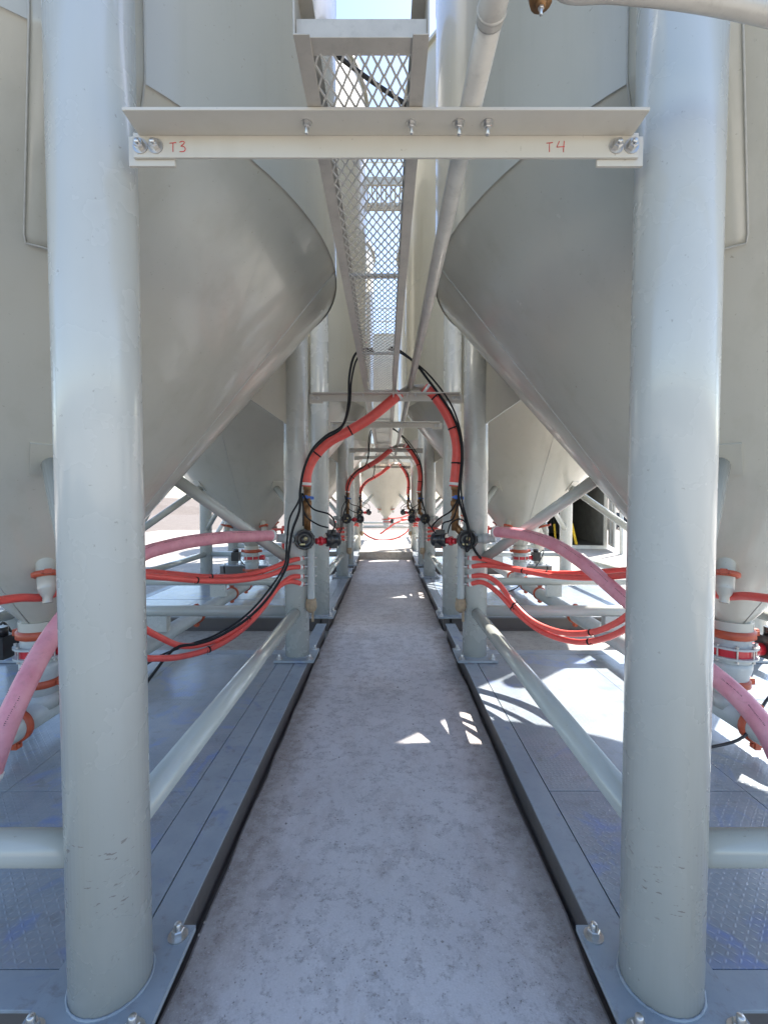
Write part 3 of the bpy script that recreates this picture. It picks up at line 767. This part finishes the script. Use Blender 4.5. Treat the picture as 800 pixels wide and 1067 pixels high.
GH = 'red and pink air hoses of the silo manifolds'
def group_hoses():
    T = []
    a = lambda *k, **q: T.append(thing_tube(*k, **q)) or T[-1]
    # thick main hoses from the fork down to the manifolds
    a('main_hose', px_path([(417, 410), (405, 420), (385, 436), (362, 450), (342, 461), (327, 477), (320, 493), (319, 507)], YF, YF, 8), .050, 'red', 'LM', 'hose', 'thick red hoses hanging from the overhead pipe fork', n=18, ties=(.42, .68), ends=(0, -1))
    a('main_hose', px_path([(442, 404), (452, 412), (463, 427), (472, 446), (476, 466), (475, 488), (473, 507)], YF, YF, 8), .050, 'red', 'RM', 'hose', 'thick red hoses hanging from the overhead pipe fork', n=18, ties=(.2, .5, .78), ends=(0, -1))
    # pink hoses
    a('pink_hose', px_path([(285, 558, 4.45), (262, 559, 4.2), (235, 560, 3.9), (200, 564, 3.6), (172, 570, 3.4), (148, 578, 3.25), (110, 602, 2.95), (75, 635, 2.65), (46, 676, 2.4), (22, 722, 2.2), (2, 768, 2.1), (-14, 815, 2.05)], 4.49, 2.1, 8), .051, 'pink', 'LP', 'hose', 'faded pink hoses from the manifolds to the discharge pipes', n=18, ends=(0, -1))
    a('pink_hose', px_path([(515, 554, 4.45), (545, 557, 4.1), (578, 568, 3.75), (606, 586, 3.5), (632, 608, 3.3), (655, 628, 3.1), (690, 658, 2.8), (724, 688, 2.55), (758, 716, 2.35), (780, 738, 2.25), (802, 768, 2.15), (822, 812, 2.1)], 4.49, 2.1, 8), .051, 'pink', 'RP', 'hose', 'faded pink hoses from the manifolds to the discharge pipes', n=18, ends=(0, -1))
    # four thin red hoses each side
    bz = [D + 1.02, D + .93, D + .835, D + .755]
    def barb(s, k): return Vector((s * .82, 4.585, bz[k]))
    L = [[(300, 585), (280, 593), (252, 600), (215, 601), (180, 598), (150, 596), (105, 601), (70, 612), (48, 622), (20, 623), (-14, 628)],
         [(300, 592), (278, 600), (246, 605), (210, 605), (175, 602), (150, 600), (128, 598), (108, 600)],
         [(302, 602), (286, 616), (268, 636), (246, 655), (220, 669), (190, 673), (165, 663), (150, 654), (125, 632), (104, 606)],
         [(303, 606), (290, 612), (272, 636), (250, 658), (222, 675), (190, 684), (165, 686), (148, 684), (128, 668), (108, 640)]]
    Rr = [[(505, 583), (535, 592), (570, 597), (610, 597), (655, 594), (690, 598), (724, 612), (752, 621), (778, 621), (818, 626)],
          [(508, 589), (540, 594), (575, 600), (615, 602), (655, 599), (676, 597), (694, 600)],
          [(505, 600), (520, 609), (536, 630), (556, 648), (585, 659), (615, 659), (640, 650), (660, 636), (680, 618), (694, 604)],
          [(503, 607), (520, 619), (540, 640), (566, 659), (600, 669), (630, 665), (655, 653), (676, 636), (692, 612)]]
    for s, rows, tg in ((-1, L, 'L'), (1, Rr, 'R')):
        for k, row in enumerate(rows):
            y1 = 2.35 if k == 0 else 2.78
            y0 = 4.56; ln = [0]
            for p, q in zip(row, row[1:]): ln.append(ln[-1] + math.hypot(p[0] - q[0], p[1] - q[1]))
            pts = [barb(s, k)] + [at(p[0], p[1], y0 + (y1 - y0) * (l + 10) / (ln[-1] + 10)) for p, l in zip(row, ln)]
            a('air_hose', smooth_path(pts, 7), .0235, 'red', f'{tg}{k}', 'hose', 'thin red air hoses fanning out from the manifolds', n=12, ties=((.35,) if k % 2 == 0 else (.52,)) if s < 0 else (.3, .6), ends=(0,), tie_r=.003)
    # black cables along the main hoses and round the valves
    GC = 'black control cables hanging beside the red hoses'
    a('cable', px_path([(388, 364), (378, 364), (369, 371), (364, 392), (363, 420), (357, 443), (340, 454), (326, 468), (317, 488), (313, 510), (312, 532), (305, 552), (301, 575), (298, 592), (280, 622), (256, 646), (226, 664), (205, 671), (182, 676), (160, 702), (140, 730)], YF - .05, 3.3, 8), .0115, 'black', 'C0', 'cable', GC, n=8)
    a('cable', px_path([(390, 366), (380, 367), (371, 376), (366, 398), (364, 424), (356, 446), (338, 458), (323, 474), (315, 496), (312, 520), (302, 540), (299, 565), (296, 590), (276, 620), (254, 643), (224, 662), (196, 672), (170, 682), (150, 694)], YF - .03, 3.5, 8), .0085, 'black', 'C1', 'cable', GC, n=8)
    a('cable', px_path([(315, 514), (326, 530), (343, 536), (349, 546), (345, 556)], YF - .08, YF - .02, 8), .008, 'black', 'C2', 'cable', GC, n=6)
    a('cable', px_path([(314, 514), (318, 536), (330, 546), (342, 550)], YF - .09, YF - .02, 8), .008, 'black', 'C3', 'cable', GC, n=6)
    a('cable', px_path([(313, 512), (316, 530), (316, 548)], YF - .09, YF - .09, 8), .008, 'black', 'C4', 'cable', GC, n=6)
    a('cable', px_path([(406, 362), (414, 364), (432, 378), (446, 396), (458, 412), (470, 430), (478, 450), (481, 474), (479, 500), (478, 520), (486, 545), (491, 566), (499, 580), (508, 586)], YF - .04, YF - .1, 8), .0125, 'black', 'C5', 'cable', GC, n=8)
    a('cable', px_path([(404, 364), (416, 367), (440, 384), (458, 404), (472, 426), (480, 452), (482, 480), (480, 505), (482, 525), (488, 548), (491, 565), (486, 575), (484, 560)], YF - .06, YF - .16, 8), .0085, 'black', 'C6', 'cable', GC, n=8)
    a('cable', px_path([(478, 518), (470, 532), (458, 540), (450, 549), (454, 556)], YF - .08, YF - .02, 8), .008, 'black', 'C7', 'cable', GC, n=6)
    a('cable', px_path([(478, 520), (472, 540), (462, 545), (460, 552)], YF - .09, YF - .04, 8), .008, 'black', 'C8', 'cable', GC, n=6)
    a('cable', px_path([(466, 556), (470, 545), (480, 541), (488, 550), (487, 566)], YF - .15, YF - .15, 8), .007, 'black', 'C9', 'cable', GC, n=6)
    return T
hoses = group_hoses()
# dashes of worn black print along the pink hoses
for h in hoses:
    if not h.name.startswith('pink_hose'): continue
    sg = -1 if h['label'] == 'LP' else 1; me = h.data; n = 18; cnt = (len(me.vertices)) // n
    cs = [sum((me.vertices[i * n + k].co for k in range(n)), Vector()) / n for i in range(cnt)]
    pr = MB(); rnd = random.Random(9)
    for i in range(6, cnt - 8):
        d = (cs[i + 1] - cs[i]); L = d.length; d.normalize()
        side = d.cross(Vector((0, 0, 1))).normalized(); up = side.cross(d).normalized()
        nv = (up * .75 + (side if side.y < 0 else -side) * .66).normalized(); tv = d.cross(nv)
        if i % 9 > 5: continue
        for q in range(3):
            c = cs[i] + d * L * (q + .2) / 3 + nv * .0513
            pr.box(c, (L * rnd.uniform(.06, .16), .006 * rnd.uniform(.5, 1), .0008), Matrix((d, tv, nv)).transposed())
    pr.build('worn_print', 'black', h, kind='stuff')
where = ['nearest', 'second', 'third']
desc = {
 'LM': ['thick bright red hose curving left from the nearest fork under the tray', 'dark red hose curving left from the second fork down the walkway', 'small red hose curving left from the farthest fork'],
 'RM': ['thick bright red hose curving right from the nearest fork under the tray', 'dark red hose curving right from the second fork down the walkway', 'small red hose curving right from the farthest fork'],
 'LP': ['thick faded pink hose arching left from the left valves and behind the left column', 'pink hose at the second left manifold', 'pink hose at the third left manifold'],
 'RP': ['thick dusky pink hose sloping down right from the right valves behind the right column', 'pink hose at the second right manifold', 'pink hose at the third right manifold'],
}
on = ['topmost', 'second from the top', 'third from the top', 'lowest']
sag = ['passing the left column', 'running level below it', 'in a deep loop', 'making the deepest loop']
sagr = ['passing the right column', 'running level below it', 'in a deep loop', 'making the deepest loop']
for tg, sd_, sg in (('L', 'left', sag), ('R', 'right', sagr)):
    for k in range(4):
        desc[f'{tg}{k}'] = [f'thin red hose from {on[k]} barb of nearest {sd_} manifold, {sg[k]}'.replace('from the top ', '').replace('from the top', ''),
                            f'thin red air hose from the {on[k]} barb of the second {sd_} manifold', f'thin red air hose from the {on[k]} barb of the third {sd_} manifold']
cab = {'C0': 'thicker black cable from the tray along the left red hose', 'C1': 'slimmer black cable along the left red hose',
       'C2': 'widest thin black loop to the left valve motor', 'C3': 'lower thin black loop to the left valve motor',
       'C4': 'short straight black cable onto the left round valve', 'C5': 'thicker black cable from the tray along the right red hose',
       'C6': 'slimmer black cable along the right red hose', 'C7': 'widest thin black loop to the right valve motor',
       'C8': 'lower thin black loop to the right valve motor', 'C9': 'thin black cable ring around the right round valve'}
for k_, v_ in cab.items(): desc[k_] = [v_, v_ + ', at the second manifold pair', v_ + ', at the third manifold pair']
for s in (-1, 1):
    sd_ = 'left' if s < 0 else 'right'
    for k in range(3):
        o = man[s] if k == 0 else copy_tree(man[s])
        o.location = man[s].location + Vector((0, PER * k, 0))
        tag(o, [f'nearest {sd_} air manifold with round black valve, blue handle and four red hoses', f'second {sd_} air manifold along the walkway, its black valve by the second column pair', f'small farthest {sd_} air manifold near the sunlit end'][k], 'manifold', 'air manifolds on the inner silo legs')
for h in hoses:
    key = h['label']
    for k in range(1 if 'pink' in h.name else 3):
        o = h if k == 0 else copy_tree(h)
        o.location = h.location + Vector((0, PER * k, 0)); o['label'] = desc[key][k]
for k in (1, 2):
    x = .238
    t_ = make_conduit(x, YF + PER * (k - 1) + .42, YF + PER * k, CZ, [[pL + Vector((0, PER * k, 0))], [pR + Vector((0, PER * k, 0))]],
                      ['', 'overhead pipe behind the nearest fork, ending in the second red hose fork', 'farthest overhead pipe, ending in the third red hose fork'][k])

# ------------------------------------------------------------------ fill pipes on the outside of the left row
def make_fill():
    t = empty('fill_pipe', (0, 0, 0))
    MB().tube(smooth_path([(0, 0, TOP), (0, 0, D + 2.2), (0, 0, D + 1.55), (-.05, -.02, D + 1.35), (-.35, -.15, D + .75), (-.7, -.3, D + .2)], 6), .06, 18).build('pipe', 'leg', t)
    for h in (1.78, 1.62): clamp_mb((0, 0, D + h), (0, 0, 1), .062, .05).build('coupling', 'orange' if h < 1.7 else 'vred', t)
    for h in (4.0, 6.5): MB().box((.10, 0, D + h), (.25, .05, .05)).build('bracket', 'leg', t)
    return t
fp = make_fill()
for k in (1, 2):
    o = fp if k == 1 else copy_tree(fp); o.location = (-4.55, 9.0 + PER * (k - 1), 0)
    tag(o, ['grey fill pipe with red couplings behind the left column, left of the second silo cone', 'fill pipe farther back on the outside of the third left silo'][k - 1], 'pipe', 'fill pipes outside the left silos')

# ------------------------------------------------------------------ things at the tops
def make_rail():
    t = empty('roof_handrail', (0, 0, 0)); r = RS - .05; n = 16
    for hh in (.55, 1.05):
        MB().tube([(r * math.cos(a * math.pi / 24), r * math.sin(a * math.pi / 24), TOP + hh) for a in range(49)], .02, 8, caps=False).build('rail', 'leg', t)
    for k in range(n):
        a = 2 * math.pi * k / n
        MB().tube([(r * math.cos(a), r * math.sin(a), TOP + .03), (r * math.cos(a), r * math.sin(a), TOP + 1.05)], .02, 8).build('post', 'leg', t)
    return t
rl = make_rail()
rl.location = (0, 20.6, 0); tag(rl, 'handrail round the roof of the end silo, seen through the tray mesh', 'handrail')
cw = empty('catwalk', (0, 10.35, TOP), 'small catwalk joining the silo roofs high above the walkway', 'catwalk')
for y in (-.42, .42):
    MB().box((0, y, .12), (1.9, .06, .16)).build('beam', 'tray', cw)
    for hh in (.6, 1.1): MB().tube([(-.95, y, hh), (.95, y, hh)], .02, 8).build('rail', 'leg', cw)
for k in range(19):
    MB().box((-.9 + .1 * k, 0, .13), (.03, .80, .03)).build('grating_bar', 'tray', cw)
o = thing_tube('roof_cable', smooth_path([at(338, 48, 6.6), at(392, 88, 6.6), at(452, 128, 6.6)], 6), .032, 'black', 'black cable slung across the gap high above the nearest cable tray', 'cable', None)

# hoses looping across the foot of the end silo
for pts, lb in (([(374, 551), (384, 559), (397, 563), (412, 561), (424, 554), (429, 545)], 'red hose looping low across the far end of the walkway'),
                ([(396, 556), (405, 550), (412, 545), (424, 541), (440, 538)], 'red hose rising to the right below the far silo cone'),
                ([(404, 540), (418, 539), (430, 535), (442, 532)], 'short red hose on the right just below the far silo outlet'),
                ([(418, 541), (432, 541), (444, 544)], 'lowest short red hose at the right of the far silo outlet')):
    thing_tube('air_hose', px_path(pts, 17.6, 18.4, 6), .03, 'red', lb, 'hose', None)
# ------------------------------------------------------------------ background things
def make_container():
    t = empty('shipping_container', (0, 0, 0), 'white shipping container with one door open on a dark interior, behind the right silos', 'container')
    # local: open end at y=0, box runs back along +y; x 0..2.44, z 0..2.6
    W, Hh, L = 2.44, 2.6, 6.0
    def corr(p0, p1, name):
        d = (p1 - p0); n = int(d.length / .14); mb = MB(); e = d.normalized(); nn = Vector((-e.y, e.x, 0)); vs = []; fs = []
        for i in range(n * 2 + 1):
            q = p0 + d * i / (n * 2) + nn * (.03 if (i // 1) % 2 else 0)
            vs += [q + Vector((0, 0, .12)), q + Vector((0, 0, Hh - .1))]
        for i in range(n * 2): fs.append((2 * i, 2 * i + 2, 2 * i + 3, 2 * i + 1))
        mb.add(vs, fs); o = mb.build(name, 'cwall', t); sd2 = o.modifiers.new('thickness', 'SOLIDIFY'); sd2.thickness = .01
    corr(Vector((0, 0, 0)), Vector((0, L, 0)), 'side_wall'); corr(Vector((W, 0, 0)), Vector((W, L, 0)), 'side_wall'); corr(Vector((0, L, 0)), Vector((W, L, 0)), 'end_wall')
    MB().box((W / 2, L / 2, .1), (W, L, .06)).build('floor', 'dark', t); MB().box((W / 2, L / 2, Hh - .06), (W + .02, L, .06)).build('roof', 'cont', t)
    f = MB()
    for x in (0, W): f.box((x, -.04, Hh / 2), (.10, .10, Hh))
    f.box((W / 2, -.04, .06), (W - .1, .10, .12)); f.box((W / 2, -.04, Hh - .06), (W - .1, .10, .12)); f.build('frame', 'cont', t)
    d = MB(); d.box((0, 0, Hh / 2), (1.16, .05, Hh - .3)); dr = d.build('door', 'cont', t, loc=(W + .02, -.62, 0)); dr.rotation_euler = (0, 0, R(80))
    for x in (-.3, .3):
        MB().tube([(x, -.05, .2), (x, -.05, Hh - .2)], .02, 8).build('lock_bar', 'bolt', dr); MB().tube([(x, .05, .2), (x, .05, Hh - .2)], .02, 8).build('lock_bar', 'bolt', dr)
    return t
c = make_container(); p = at_z(600, 571, 0.0); c.location = (p.x - 1.5, p.y, 0); c.rotation_euler = (0, 0, R(-6))
def post(name, px, py0, px1, py1, r, mat, label, cat):
    a = at_z(px, py0, 0.0); b = at(px1, py1, a.y)
    o = MB().lathe([(0, 0), (r * 2, 0), (r * 2, .02), (r, .02), (r, .02), (r, (b - a).length - .01), (r * .8, (b - a).length), (0, (b - a).length)], (0, 0, 0), b - a, 14).build(name, mat, loc=a)
    return tag(o, label, cat)
post('barrier_post', 601, 571, 595, 545, .05, 'yellow', 'leaning yellow post in front of the open container', 'post')
post('barrier_post', 579, 568, 577, 546, .04, 'yellow', 'thin upright yellow post left of the container, behind an outer silo leg', 'post')
post('pole', 647, 578, 647, 520, .06, 'leg', 'thin grey upright pole right of the open container', 'pole')
mb = MB(); random.seed(11)
pc = at_z(650, 552, 0)
for k in range(90):
    q = pc + Vector((random.gauss(0, 1.6), random.gauss(1.5, .8), 0)); h = max(0, 1.0 - abs(q.x - pc.x) * .3) * random.random()
    a = [random.uniform(0, 6.28) for _ in range(3)]
    rot = (Matrix.Rotation(a[0], 3, 'X') @ Matrix.Rotation(a[1], 3, 'Y') @ Matrix.Rotation(a[2], 3, 'Z'))
    mb.box((q.x, q.y, h), (random.uniform(.2, .9), random.uniform(.1, .4), random.uniform(.05, .25)), rot)
tag(mb.build('scrap_pile', 'rubble'), kind='stuff')
# grit on the walkway
mb = MB(); random.seed(21)
for k in range(420):
    y = .9 + 9 * random.random() ** 1.6; x = random.uniform(-.74, .74) if random.random() < .45 else random.choice((-1, 1)) * min(.745, random.gauss(.70, .05))
    r = random.uniform(.002, .008); c3 = Vector((x, y, .060 + r * .5))
    vs = [c3 + Vector((random.uniform(.6, 1.2) * r * dx, random.uniform(.6, 1.2) * r * dy, random.uniform(.5, 1.0) * r * dz)) for dx, dy, dz in ((1, 0, 0), (-1, 0, 0), (0, 1, 0), (0, -1, 0), (0, 0, 1), (0, 0, -1))]
    mb.add(vs, [(0, 2, 4), (2, 1, 4), (1, 3, 4), (3, 0, 4), (2, 0, 5), (1, 2, 5), (3, 1, 5), (0, 3, 5)])
tag(mb.build('grit', 'stone'), kind='stuff')
